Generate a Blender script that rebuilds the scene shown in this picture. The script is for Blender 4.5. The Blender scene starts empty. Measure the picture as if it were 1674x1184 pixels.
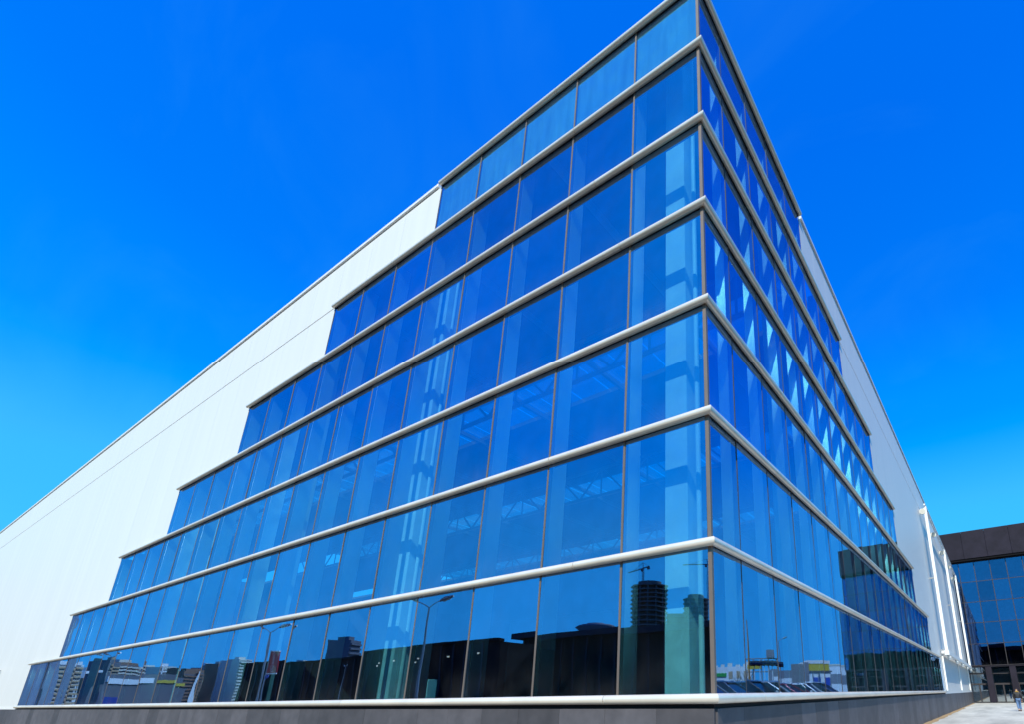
import bpy, bmesh, math, random
from mathutils import Matrix, Vector
R = math.radians
rnd = random.Random(7)
sc = bpy.context.scene
col = sc.collection

# ------------------------------------------------------------------ camera
cam_data = bpy.data.cameras.new('camera')
cam = bpy.data.objects.new('camera', cam_data)
col.objects.link(cam)
cam_data.sensor_width = 36.0
cam_data.lens = 17.893
cam_data.shift_x = -0.1804
cam_data.shift_y = 0.1766
cam_data.clip_start = 0.05
cam_data.clip_end = 6000
rt = Vector((0.86408982, 0.50310047, -0.01545003))
up = Vector((0.15728906, -0.24073609, 0.95776108))
fw = Vector((-0.47813067, 0.83002172, 0.28714981))
m3 = Matrix((rt, up, -fw)).transposed()
cam.matrix_world = Matrix.Translation((3.9204, -7.2911, 1.6295)) @ m3.to_4x4()
sc.camera = cam

# ------------------------------------------------------------------ sky and sun
SUN_EL, SUN_AZ = R(43), R(163)            # azimuth clockwise from +Y
world = bpy.data.worlds.new('World')
sc.world = world
world.use_nodes = True
nt = world.node_tree
nt.nodes.clear()
def N(t, kind, **kw):
    n = t.nodes.new(kind)
    for k, v in kw.items():
        setattr(n, k, v)
    return n
sky = N(nt, 'ShaderNodeTexSky', sky_type='NISHITA')
sky.sun_disc = False
sky.sun_elevation = SUN_EL
sky.sun_rotation = SUN_AZ
sky.air_density, sky.dust_density, sky.ozone_density = 1.0, 0.3, 3.0
def wmath(op, a, b=None, clamp=False):
    n = N(nt, 'ShaderNodeMath', operation=op)
    n.use_clamp = clamp
    for i, v in enumerate((a, b)):
        if v is None: continue
        if isinstance(v, (int, float)): n.inputs[i].default_value = v
        else: nt.links.new(v, n.inputs[i])
    return n.outputs[0]
scale = N(nt, 'ShaderNodeVectorMath', operation='SCALE')
scale.inputs['Scale'].default_value = 0.1
nt.links.new(sky.outputs[0], scale.inputs[0])
sep = N(nt, 'ShaderNodeSeparateColor', mode='HSV')
nt.links.new(scale.outputs[0], sep.inputs[0])
# the whole photograph is graded to a deep saturated blue: same grade over the entire sky
V_ = sep.outputs[2]
tcs = N(nt, 'ShaderNodeTexCoord')
sxyz = N(nt, 'ShaderNodeSeparateXYZ')
nt.links.new(tcs.outputs['Generated'], sxyz.inputs[0])
up_ = sxyz.outputs['Z']
def by_elevation(stops):
    # piecewise-linear function of the sine of the elevation
    acc = stops[0][1]
    for (z0, v0), (z1, v1) in zip(stops, stops[1:]):
        f = wmath('DIVIDE', wmath('SUBTRACT', up_, z0), z1 - z0, True)
        acc = wmath('ADD', acc, wmath('MULTIPLY', f, v1 - v0))
    return acc
hue = by_elevation([(0.0, 0.580), (0.15, 0.588), (0.30, 0.599), (0.45, 0.627), (0.60, 0.632), (0.80, 0.637)])
hue = wmath('SUBTRACT', hue, wmath('MULTIPLY', wmath('MULTIPLY', wmath('SUBTRACT', V_, 0.27, True), wmath('POWER', wmath('MAXIMUM', up_, 0.0), 2.0)), 0.45))
hue = wmath('MAXIMUM', hue, 0.566)
sat = by_elevation([(0.0, 0.92), (0.15, 0.95), (0.32, 0.96), (0.42, 1.0)])
val = wmath('MINIMUM', wmath('ADD', 0.52, wmath('MULTIPLY', V_, 1.5)), 1.02)
# faint high cirrus
tc = N(nt, 'ShaderNodeTexCoord')
mp = N(nt, 'ShaderNodeMapping')
mp.inputs['Rotation'].default_value = (0.3, 0.2, 0.9)
mp.inputs['Scale'].default_value = (2.2, 5.5, 3.5)
nz = N(nt, 'ShaderNodeTexNoise')
nz.inputs['Scale'].default_value = 1.3
nz.inputs['Detail'].default_value = 7
nz.inputs['Roughness'].default_value = 0.55
nz.inputs['Distortion'].default_value = 0.6
nt.links.new(tc.outputs['Generated'], mp.inputs[0])
nt.links.new(mp.outputs[0], nz.inputs['Vector'])
ci = wmath('MULTIPLY', wmath('SUBTRACT', nz.outputs['Fac'], 0.5, True), 0.5, True)
sat = wmath('MULTIPLY', sat, wmath('SUBTRACT', 1.0, wmath('MULTIPLY', ci, 0.05)))
hue = wmath('SUBTRACT', hue, wmath('MULTIPLY', ci, 0.022))
val = wmath('MULTIPLY', val, 10.0)
comb = N(nt, 'ShaderNodeCombineColor', mode='HSV')
for i, v in enumerate((hue, sat, val)):
    nt.links.new(v, comb.inputs[i])
bg = N(nt, 'ShaderNodeBackground')
bg.inputs['Strength'].default_value = 0.1
wo = N(nt, 'ShaderNodeOutputWorld')
nt.links.new(comb.outputs[0], bg.inputs['Color'])
nt.links.new(bg.outputs[0], wo.inputs['Surface'])

sd = bpy.data.lights.new('sun', 'SUN')
sd.energy = 5.0
sd.angle = R(0.5)
sd.color = (1.0, 0.955, 0.83)
sun = bpy.data.objects.new('sun', sd)
col.objects.link(sun)
to_sun = Vector((math.sin(SUN_AZ) * math.cos(SUN_EL), math.cos(SUN_AZ) * math.cos(SUN_EL), math.sin(SUN_EL)))
sun.rotation_euler = to_sun.to_track_quat('Z', 'Y').to_euler()
sun.location = to_sun * 100

sc.view_settings.view_transform = 'Standard'
sc.view_settings.look = 'None'
sc.view_settings.exposure = 0.1
sc.view_settings.gamma = 1.0
sc.view_settings.use_curve_mapping = False
sc.render.engine = 'CYCLES'
sc.cycles.max_bounces = 10
sc.cycles.glossy_bounces = 6
sc.cycles.transparent_max_bounces = 24
sc.cycles.caustics_reflective = False
sc.cycles.caustics_refractive = False

# ------------------------------------------------------------------ materials
def newmat(name):
    m = bpy.data.materials.new(name)
    m.use_nodes = True
    return m, m.node_tree, m.node_tree.nodes['Principled BSDF']
def link(t, a, b): t.links.new(a, b)
def mat(name, c, rough=0.6, metal=0.0, var=0.12, scale=3.0, stretch=(1, 1, 1), bump=0.0, bscale=None, spec=0.5, coat=0.0, obj_var=0.0):
    """Principled with noise variation of the colour, optional relief and piece-to-piece variation."""
    m, t, p = newmat(name)
    tc = N(t, 'ShaderNodeTexCoord')
    mp = N(t, 'ShaderNodeMapping')
    mp.inputs['Scale'].default_value = stretch
    geo = N(t, 'ShaderNodeNewGeometry')
    link(t, geo.outputs['Position'], mp.inputs[0])
    nz = N(t, 'ShaderNodeTexNoise')
    nz.inputs['Scale'].default_value = scale
    nz.inputs['Detail'].default_value = 6
    nz.inputs['Roughness'].default_value = 0.6
    link(t, mp.outputs[0], nz.inputs['Vector'])
    mr = N(t, 'ShaderNodeMapRange')
    mr.inputs['From Min'].default_value = 0.3
    mr.inputs['From Max'].default_value = 0.7
    mr.inputs['To Min'].default_value = 1 - var
    mr.inputs['To Max'].default_value = 1 + var
    link(t, nz.outputs['Fac'], mr.inputs['Value'])
    f = mr.outputs[0]
    if obj_var:
        oi = N(t, 'ShaderNodeObjectInfo')
        mo = N(t, 'ShaderNodeMapRange')
        mo.inputs['To Min'].default_value = 1 - obj_var
        mo.inputs['To Max'].default_value = 1 + obj_var
        link(t, oi.outputs['Random'], mo.inputs['Value'])
        mm = N(t, 'ShaderNodeMath', operation='MULTIPLY')
        link(t, f, mm.inputs[0]); link(t, mo.outputs[0], mm.inputs[1])
        f = mm.outputs[0]
    vm = N(t, 'ShaderNodeVectorMath', operation='SCALE')
    vm.inputs[0].default_value = c[:3]
    link(t, f, vm.inputs['Scale'])
    link(t, vm.outputs[0], p.inputs['Base Color'])
    p.inputs['Roughness'].default_value = rough
    p.inputs['Metallic'].default_value = metal
    p.inputs['Specular IOR Level'].default_value = spec
    p.inputs['Coat Weight'].default_value = coat
    if bump:
        nb = N(t, 'ShaderNodeTexNoise')
        nb.inputs['Scale'].default_value = bscale or scale * 8
        nb.inputs['Detail'].default_value = 5
        link(t, geo.outputs['Position'], nb.inputs['Vector'])
        b = N(t, 'ShaderNodeBump')
        b.inputs['Strength'].default_value = 0.6
        b.inputs['Distance'].default_value = bump
        link(t, nb.outputs['Fac'], b.inputs['Height'])
        link(t, b.outputs[0], p.inputs['Normal'])
    return m

def glass(name, tint, refl, base, dust=0.05, wave=0.0016, gain=1.0, wscale=0.55):
    """Coated facade glass: mirror-like coating, tinted see-through, a little dust."""
    m, t, p = newmat(name)
    t.nodes.remove(p)
    out = t.nodes['Material Output']
    geo = N(t, 'ShaderNodeNewGeometry')
    tc = N(t, 'ShaderNodeTexCoord')
    oi = N(t, 'ShaderNodeObjectInfo')
    off = N(t, 'ShaderNodeVectorMath', operation='MULTIPLY_ADD')
    cmb = N(t, 'ShaderNodeCombineXYZ')
    for i in range(3): link(t, oi.outputs['Random'], cmb.inputs[i])
    link(t, cmb.outputs[0], off.inputs[0])
    off.inputs[1].default_value = (37, 23, 51)
    link(t, geo.outputs['Position'], off.inputs[2])
    nb = N(t, 'ShaderNodeTexNoise')
    nb.inputs['Scale'].default_value = wscale
    nb.inputs['Detail'].default_value = 1.5
    link(t, off.outputs[0], nb.inputs['Vector'])
    b = N(t, 'ShaderNodeBump')
    b.inputs['Strength'].default_value = 1.0
    b.inputs['Distance'].default_value = wave
    link(t, nb.outputs['Fac'], b.inputs['Height'])
    gl = N(t, 'ShaderNodeBsdfGlossy')
    gl.inputs['Color'].default_value = (*refl, 1)
    gl.inputs['Roughness'].default_value = 0.0
    link(t, b.outputs[0], gl.inputs['Normal'])
    tr = N(t, 'ShaderNodeBsdfTransparent')
    tr.inputs['Color'].default_value = (*tint, 1)
    fr = N(t, 'ShaderNodeFresnel')
    fr.inputs['IOR'].default_value = 1.5
    ma = N(t, 'ShaderNodeMath', operation='MULTIPLY_ADD')
    ma.inputs[1].default_value = gain
    ma.inputs[2].default_value = base
    ma.use_clamp = True
    link(t, fr.outputs[0], ma.inputs[0])
    pv = N(t, 'ShaderNodeMapRange')
    pv.inputs['To Min'].default_value = -0.07
    pv.inputs['To Max'].default_value = 0.07
    link(t, oi.outputs['Random'], pv.inputs['Value'])
    n4 = N(t, 'ShaderNodeTexNoise')
    n4.inputs['Scale'].default_value = 2.4
    n4.inputs['Detail'].default_value = 8
    n4.inputs['Roughness'].default_value = 0.7
    link(t, off.outputs[0], n4.inputs['Vector'])
    mv = N(t, 'ShaderNodeMapRange')
    mv.inputs['From Min'].default_value = 0.3
    mv.inputs['From Max'].default_value = 0.7
    mv.inputs['To Min'].default_value = -0.04
    mv.inputs['To Max'].default_value = 0.04
    link(t, n4.outputs['Fac'], mv.inputs['Value'])
    ad = N(t, 'ShaderNodeMath', operation='ADD')
    link(t, pv.outputs[0], ad.inputs[0]); link(t, mv.outputs[0], ad.inputs[1])
    ad2 = N(t, 'ShaderNodeMath', operation='ADD')
    ad2.use_clamp = True
    link(t, ma.outputs[0], ad2.inputs[0]); link(t, ad.outputs[0], ad2.inputs[1])
    ma = ad2
    # only the outer face carries the mirror coating
    mix = N(t, 'ShaderNodeMixShader')
    link(t, ma.outputs[0], mix.inputs[0])
    link(t, tr.outputs[0], mix.inputs[1])
    link(t, gl.outputs[0], mix.inputs[2])
    # dust: vertical streaks, thicker where it collects above the lower rail and along edges
    mp = N(t, 'ShaderNodeMapping')
    mp.inputs['Scale'].default_value = (9, 9, 0.7)
    link(t, off.outputs[0], mp.inputs[0])
    n2 = N(t, 'ShaderNodeTexNoise')
    n2.inputs['Scale'].default_value = 1.0
    n2.inputs['Detail'].default_value = 5
    link(t, mp.outputs[0], n2.inputs['Vector'])
    sp = N(t, 'ShaderNodeSeparateXYZ')
    link(t, tc.outputs['Generated'], sp.inputs[0])
    lo = N(t, 'ShaderNodeMapRange')
    lo.inputs['From Min'].default_value = 0.30
    lo.inputs['From Max'].default_value = 0.0
    lo.inputs['To Min'].default_value = 0.35
    lo.inputs['To Max'].default_value = 1.8
    lo.interpolation_type = 'SMOOTHSTEP'
    link(t, sp.outputs['Z'], lo.inputs['Value'])
    n3 = N(t, 'ShaderNodeTexNoise')
    n3.inputs['Scale'].default_value = 1.1
    n3.inputs['Detail'].default_value = 3
    link(t, off.outputs[0], n3.inputs['Vector'])
    mrr = N(t, 'ShaderNodeMapRange')
    mrr.inputs['From Min'].default_value = 0.35
    mrr.inputs['From Max'].default_value = 0.75
    link(t, n3.outputs['Fac'], mrr.inputs['Value'])
    m1 = N(t, 'ShaderNodeMath', operation='MULTIPLY')
    link(t, n2.outputs['Fac'], m1.inputs[0]); link(t, lo.outputs[0], m1.inputs[1])
    m2 = N(t, 'ShaderNodeMath', operation='MULTIPLY')
    link(t, m1.outputs[0], m2.inputs[0]); link(t, mrr.outputs[0], m2.inputs[1])
    m3_ = N(t, 'ShaderNodeMath', operation='MULTIPLY')
    m3_.use_clamp = True
    link(t, m2.outputs[0], m3_.inputs[0]); m3_.inputs[1].default_value = dust
    df = N(t, 'ShaderNodeBsdfDiffuse')
    df.inputs['Color'].default_value = (0.5, 0.5, 0.52, 1)
    mx2 = N(t, 'ShaderNodeMixShader')
    link(t, m3_.outputs[0], mx2.inputs[0])
    link(t, mix.outputs[0], mx2.inputs[1])
    link(t, df.outputs[0], mx2.inputs[2])
    # inner face of each pane: clear tinted transmission only
    tr2 = N(t, 'ShaderNodeBsdfTransparent')
    tr2.inputs['Color'].default_value = (*tint, 1)
    fin = N(t, 'ShaderNodeMixShader')
    link(t, geo.outputs['Backfacing'], fin.inputs[0])
    link(t, mx2.outputs[0], fin.inputs[1])
    link(t, tr2.outputs[0], fin.inputs[2])
    link(t, fin.outputs[0], out.inputs['Surface'])
    return m

M = {}
M['glass'] = glass('facade_glass', (0.66, 0.95, 1.0), (0.36, 0.60, 1.0), 0.53, dust=0.035, gain=0.28, wave=0.0038)
M['dark_glass'] = glass('dark_curtain_glass', (0.25, 0.4, 0.5), (0.24, 0.38, 0.70), 0.40, dust=0.01)
M['window'] = glass('window_glass', (0.72, 0.80, 0.84), (0.8, 0.85, 0.85), 0.42, dust=0.01)
M['rail'] = mat('rail_paint', (0.88, 0.79, 0.67), 0.30, 0.35, 0.09, 1.2, (1, 1, 1), obj_var=0.05)
M['mullion'] = mat('mullion_metal', (0.20, 0.155, 0.13), 0.5, 0.4, 0.1, 2)
M['joint'] = mat('dark_joint', (0.06, 0.055, 0.06), 0.6)
M['gap'] = mat('black_gasket', (0.012, 0.012, 0.016), 0.8)
M['wall'] = mat('white_wall_metal', (0.70, 0.70, 0.69), 0.42, 0.0, 0.03, 0.6, (3, 3, 0.10), obj_var=0.008, spec=0.4)
M['trim'] = mat('white_trim', (0.74, 0.74, 0.74), 0.4, 0.0, 0.04)
M['granite'] = mat('grey_granite', (0.080, 0.074, 0.084), 0.55, 0.0, 0.22, 2.2, bump=0.001, bscale=60, obj_var=0.28)
M['fin'] = mat('bright_ribbed_metal', (0.97, 0.97, 0.95), 0.44, 1.0, 0.05, 2)
M['column'] = mat('pale_column_paint', (0.85, 0.86, 0.84), 0.55, 0, 0.12, 1.5)
M['inside_dark'] = mat('interior_grey', (0.05, 0.053, 0.058), 0.7)
M['inside_mid'] = mat('interior_panel', (0.62, 0.63, 0.62), 0.7, 0, 0.2, 1.2, (2, 2, 0.2))
M['spandrel'] = mat('spandrel_sheet', (0.34, 0.50, 0.52), 0.6, 0, 0.25, 1.6, (3, 3, 0.3))
M['steel'] = mat('truss_steel', (0.30, 0.31, 0.32), 0.5, 0.3)
M['white_steel'] = mat('white_steel', (0.82, 0.82, 0.80), 0.4, 0, 0.04)
M['concrete'] = mat('pale_concrete', (0.50, 0.48, 0.43), 0.85, 0, 0.30, 0.5, (1.4, 0.3, 1), bump=0.003, bscale=20)
M['kerb'] = mat('kerb_concrete', (0.42, 0.40, 0.36), 0.85, 0, 0.15, 2)
M['asphalt'] = mat('asphalt', (0.055, 0.052, 0.05), 0.9, 0, 0.25, 0.4, bump=0.004, bscale=25)
M['dusty'] = mat('dusty_asphalt', (0.15, 0.125, 0.098), 0.9, 0, 0.25, 0.4, bump=0.004, bscale=25)
M['earth'] = mat('dry_earth', (0.15, 0.12, 0.085), 0.95, 0, 0.3, 0.08)
M['sand'] = mat('blown_sand', (0.36, 0.24, 0.12), 0.95, 0, 0.3, 3, bump=0.01, bscale=14)
M['fascia'] = mat('dark_fascia', (0.020, 0.016, 0.027), 0.6, 0.0, 0.25, 0.8, obj_var=0.12, spec=0.2)
M['dark_frame'] = mat('dark_frame', (0.05, 0.042, 0.045), 0.5, 0.3)
M['black_clad'] = mat('black_cladding', (0.008, 0.0075, 0.009), 0.8, 0, 0.2, 0.3, spec=0.08)
M['lamp_grey'] = mat('galvanised', (0.33, 0.34, 0.36), 0.45, 0.5)
M['lamp_white'] = mat('lamp_white', (0.8, 0.8, 0.78), 0.35)
M['red'] = mat('red_banner', (0.36, 0.008, 0.018), 0.5)
M['white'] = mat('white_paint', (0.78, 0.78, 0.78), 0.5)
M['blue'] = mat('blue_paint', (0.02, 0.08, 0.45), 0.5)
M['navy'] = mat('navy_paint', (0.01, 0.02, 0.12), 0.5)
M['green'] = mat('green_paint', (0.02, 0.35, 0.06), 0.5)
M['yellow'] = mat('yellow_paint', (0.62, 0.45, 0.05), 0.5)
M['orange'] = mat('orange_paint', (0.55, 0.25, 0.05), 0.5)
M['cream'] = mat('cream_render', (0.62, 0.58, 0.50), 0.8)
M['tan'] = mat('tan_brick', (0.50, 0.33, 0.20), 0.8)
M['brown'] = mat('brown_brick', (0.24, 0.12, 0.08), 0.8)
M['slate'] = mat('slate_render', (0.12, 0.12, 0.15), 0.8)
M['grey_clad'] = mat('grey_cladding', (0.22, 0.22, 0.25), 0.6)
M['pale_clad'] = mat('pale_grey_cladding', (0.50, 0.49, 0.52), 0.6)
M['raw'] = mat('raw_concrete', (0.11, 0.105, 0.10), 0.9, 0, 0.25, 0.1)
M['tyre'] = mat('tyre_rubber', (0.02, 0.02, 0.02), 0.85)
M['chrome'] = mat('chrome', (0.7, 0.7, 0.72), 0.15, 1.0)
M['car_glass'] = mat('car_glass', (0.015, 0.02, 0.025), 0.05, 0, 0, spec=0.8)
M['skin'] = mat('skin', (0.50, 0.30, 0.21), 0.6)
M['hair'] = mat('hair', (0.05, 0.03, 0.02), 0.7)
M['jacket'] = mat('black_jacket', (0.018, 0.018, 0.022), 0.7)
M['denim'] = mat('denim', (0.10, 0.18, 0.34), 0.8, 0, 0.2, 8)
M['mustard'] = mat('mustard_cloth', (0.55, 0.32, 0.06), 0.8)
M['twig'] = mat('bare_twigs', (0.07, 0.05, 0.04), 0.9)
for i, c in enumerate([(0.02, 0.06, 0.16), (0.05, 0.16, 0.19), (0.55, 0.56, 0.57), (0.02, 0.02, 0.025), (0.32, 0.02, 0.03), (0.30, 0.33, 0.36), (0.03, 0.05, 0.10), (0.7, 0.7, 0.7)]):
    M['paint%d' % i] = mat('car_paint_%d' % i, c, 0.25, 0.3, 0.02, coat=0.8)

# ------------------------------------------------------------------ mesh helpers
def tag(o, label=None, cat=None, group=None, kind=None):
    if label: o['label'] = label
    if cat: o['category'] = cat
    if group: o['group'] = group
    if kind: o['kind'] = kind
    return o
def empty(name, loc=(0, 0, 0), rz=0.0):
    o = bpy.data.objects.new(name, None)
    o.empty_display_size = 0.3
    col.objects.link(o)
    o.location = loc
    o.rotation_euler.z = rz
    return o
def place(name, me, m, parent=None, loc=(0, 0, 0), rot=(0, 0, 0)):
    if m is not None and not me.materials:
        me.materials.append(m)
    o = bpy.data.objects.new(name, me)
    col.objects.link(o)
    o.location = loc
    o.rotation_euler = rot
    o.parent = parent
    if m is not None and me.materials[0] is not m:
        o.material_slots[0].link = 'OBJECT'
        o.material_slots[0].material = m
    return o
_box = {}
def box_mesh(dx, dy, dz, bev=0.0):
    k = (round(dx, 4), round(dy, 4), round(dz, 4), bev)
    if k in _box: return _box[k]
    bm = bmesh.new()
    bmesh.ops.create_cube(bm, size=1.0)
    for v in bm.verts:
        v.co = Vector((v.co.x * dx, v.co.y * dy, v.co.z * dz))
    if bev:
        bmesh.ops.bevel(bm, geom=bm.edges[:], offset=bev, segments=1, affect='EDGES')
    me = bpy.data.meshes.new('box')
    bm.to_mesh(me); bm.free()
    _box[k] = me
    return me
def box(name, x0, x1, y0, y1, z0, z1, m, parent=None, bev=0.0, rot=(0, 0, 0)):
    """An axis-aligned box given by its two corners (in the parent's space)."""
    me = box_mesh(x1 - x0, y1 - y0, z1 - z0, bev)
    return place(name, me, m, parent, ((x0 + x1) / 2, (y0 + y1) / 2, (z0 + z1) / 2), rot)
def bm_mesh(bm, smooth=False):
    me = bpy.data.meshes.new('mesh')
    if smooth:
        for f in bm.faces: f.smooth = True
    bm.to_mesh(me); bm.free()
    return me
def add_box(bm, x0, x1, y0, y1, z0, z1):
    vs = [bm.verts.new(p) for p in ((x0, y0, z0), (x1, y0, z0), (x1, y1, z0), (x0, y1, z0), (x0, y0, z1), (x1, y0, z1), (x1, y1, z1), (x0, y1, z1))]
    for f in ((3, 2, 1, 0), (4, 5, 6, 7), (0, 1, 5, 4), (1, 2, 6, 5), (2, 3, 7, 6), (3, 0, 4, 7)):
        bm.faces.new([vs[i] for i in f])
def add_tube(bm, pts, rad, seg=10, caps=True):
    """A round bar along a polyline; rad may be one number or one per point."""
    pts = [Vector(p) for p in pts]
    rads = rad if isinstance(rad, (list, tuple)) else [rad] * len(pts)
    rings = []
    ref = None
    for i, p in enumerate(pts):
        d = (pts[min(i + 1, len(pts) - 1)] - pts[max(i - 1, 0)]).normalized()
        if ref is None:
            ref = Vector((0, 0, 1)) if abs(d.z) < 0.9 else Vector((1, 0, 0))
        u = d.cross(ref).normalized()
        v = u.cross(d).normalized()
        ref = v
        rings.append([bm.verts.new(p + u * rads[i] * math.cos(2 * math.pi * k / seg) + v * rads[i] * math.sin(2 * math.pi * k / seg)) for k in range(seg)])
    for a, b in zip(rings, rings[1:]):
        for k in range(seg):
            f = bm.faces.new((a[k], b[k], b[(k + 1) % seg], a[(k + 1) % seg]))
            f.smooth = True
    if caps:
        for r_ in (rings[0], rings[-1]): bm.faces.new([bm.verts.new(v.co) for v in r_])
    bmesh.ops.recalc_face_normals(bm, faces=bm.faces[:])
def tube(name, pts, rad, m, parent=None, seg=10, loc=(0, 0, 0)):
    bm = bmesh.new()
    add_tube(bm, pts, rad, seg)
    return place(name, bm_mesh(bm), m, parent, loc)
def prism(name, poly, z0, z1, m, parent=None, loc=(0, 0, 0)):
    bm = bmesh.new()
    lo = [bm.verts.new((x, y, z0)) for x, y in poly]
    hi = [bm.verts.new((x, y, z1)) for x, y in poly]
    n = len(poly)
    for i in range(n):
        bm.faces.new((lo[i], lo[(i + 1) % n], hi[(i + 1) % n], hi[i]))
    bm.faces.new(hi); bm.faces.new(lo[::-1])
    bmesh.ops.recalc_face_normals(bm, faces=bm.faces[:])
    return place(name, bm_mesh(bm), m, parent, loc)

# ------------------------------------------------------------------ ground
W = 2.1                                    # one glazing bay on the long front, metres
def sheet(name, x0, x1, y0, y1, z, m, n=1):
    bm = bmesh.new()
    v = [bm.verts.new(p) for p in ((x0, y0, z), (x1, y0, z), (x1, y1, z), (x0, y1, z))]
    bm.faces.new(v)
    o = place(name, bm_mesh(bm), m)
    return tag(o, kind='structure')
sheet('ground', -3000, 3000, -3000, 3000, -0.012, M['earth'])
sheet('road', -330, 140, -62, -11.9, -0.007, M['dusty'])
sheet('pavement', -0.02, 5.9, -3.0, 73.9, 0.0, M['concrete'])
sheet('forecourt', -95, 5.9, -11.8, -0.02, -0.003, M['dusty'])
tag(box('parking_lot', 6.2, 60, -11, 72, -0.3, 0.50, M['asphalt']), kind='structure')
tag(box('kerb', 5.9, 6.196, -11.8, 72.2, -0.3, 0.54, M['kerb'], bev=0.02), kind='structure')
# sand blown along the foot of the side wall
bm = bmesh.new()
prev = None
for i in range(90):
    y = 8 + i * 0.72
    wdt = 0.10 + 0.16 * rnd.random() + (0.12 if 20 < i < 60 else 0)
    a = bm.verts.new((0.008, y, 0.03 + 0.03 * rnd.random()))
    b = bm.verts.new((0.02 + wdt, y, 0.004))
    if prev: bm.faces.new((prev[0], prev[1], b, a))
    prev = (a, b)
o = place('sand_drift', bm_mesh(bm, True), M['sand'])
tag(o, 'thin drift of brown sand along the foot of the hall side wall', 'sand', kind='stuff')

# ------------------------------------------------------------------ exhibition hall
hall = empty('exhibition_hall')
tag(hall, 'white exhibition hall with stepped blue glass corner, ivory rails and grey stone base', 'building')
G = 0.712
def Z(z): return (z + G) * W
zk = [Z(0.036), *[Z(1.242 + 1.189 * k) for k in range(6)], Z(8.285)]
ROOF = zk[7] + 0.02
XL = [0.0] + [(n - 0.086) * W for n in range(1, 46)]           # bay lines along the front (distance from corner)
YR = [0.0] + [(n * 0.7586 - 0.198) * W for n in range(1, 48)]   # bay lines along the side
def bays(k): return 5 + 3 * (7 - k)
def top_row(n):                             # highest glazed row that reaches bay line n
    return max([k for k in range(1, 8) if bays(k) >= n] or [0])
PR, PRAD = 0.072, 0.077                     # rail centre offset and radius

# panes
for side in (0, 1):
    lines = XL if side == 0 else YR
    for k in range(1, 8):
        za, zb = zk[k - 1] + 0.055, zk[k] - 0.055
        for n in range(bays(k)):
            g_ = 0.026 if side == 0 else 0.018
            a, b = lines[n] + g_, lines[n + 1] - g_
            if n == 0: a += 0.04
            j = 0.0045
            if side == 0:
                me = box_mesh(b - a, 0.024, zb - za)
                o = place('glass_pane', me, M['glass'], hall, (-(a + b) / 2, 0.014, (za + zb) / 2),
                          (rnd.uniform(-j, j), 0, rnd.uniform(-j, j)))
            else:
                me = box_mesh(0.024, b - a, zb - za)
                o = place('glass_pane', me, M['glass'], hall, (-0.014, (a + b) / 2, (za + zb) / 2),
                          (0, rnd.uniform(-j, j), rnd.uniform(-j, j)))

# mullions and the ribbed fins behind them
_fin = {}
def fin_mesh(depth, z0, z1, ribs=16):
    k = (depth, round(z1, 3))
    if k in _fin: return _fin[k]
    bm = bmesh.new()
    n = ribs * 4
    front, back = [], []
    for i in range(n + 1):
        x = depth * i / n
        y = 0.0020 * math.cos(2 * math.pi * ribs * i / n)
        front.append([bm.verts.new((x, -0.02 - y, z)) for z in (z0, z1)])
        back.append([bm.verts.new((x, 0.02 + y, z)) for z in (z0, z1)])
    for s in (front, back):
        for p, q in zip(s, s[1:]):
            f = bm.faces.new((p[0], q[0], q[1], p[1])); f.smooth = True
    for e in (0, -1):
        bm.faces.new((front[e][0], back[e][0], back[e][1], front[e][1]))
    for zi in (0, 1):
        for i in range(n):
            bm.faces.new((front[i][zi], front[i + 1][zi], back[i + 1][zi], back[i][zi]))
    bmesh.ops.recalc_face_normals(bm, faces=bm.faces[:])
    me = bm_mesh(bm)
    _fin[k] = me
    return me
for n in range(1, 24):
    kt = top_row(n)
    za, zb = zk[0] - 0.04, zk[kt] - 0.05
    x = -XL[n]
    box('mullion', x - 0.024, x + 0.024, -0.005, 0.10, za, zb, M['mullion'], hall)
    place('fin', fin_mesh(0.40, za, zb), M['fin'], hall, (x, 0.11, 0), (0, 0, math.pi / 2))
    y = YR[n]
    box('mullion', -0.10, 0.003, y - 0.016, y + 0.016, za, zb, M['joint'], hall)
    place('fin', fin_mesh(0.24, za, zb), M['fin'], hall, (-0.11, y, 0), (0, 0, math.pi))
box('corner_post', -0.062, 0.012, -0.012, 0.062, zk[0] - 0.05, zk[7] - 0.03, M['mullion'], hall, 0.006)

# pale spandrel sheets close behind the topmost row of the front
for n in range(5):
    box('spandrel', -XL[n + 1] + 0.03, -XL[n] - 0.03 - (0.05 if n == 0 else 0), 0.05, 0.08, zk[6] + 0.06, zk[7] - 0.06, M['spandrel'], hall)
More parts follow.
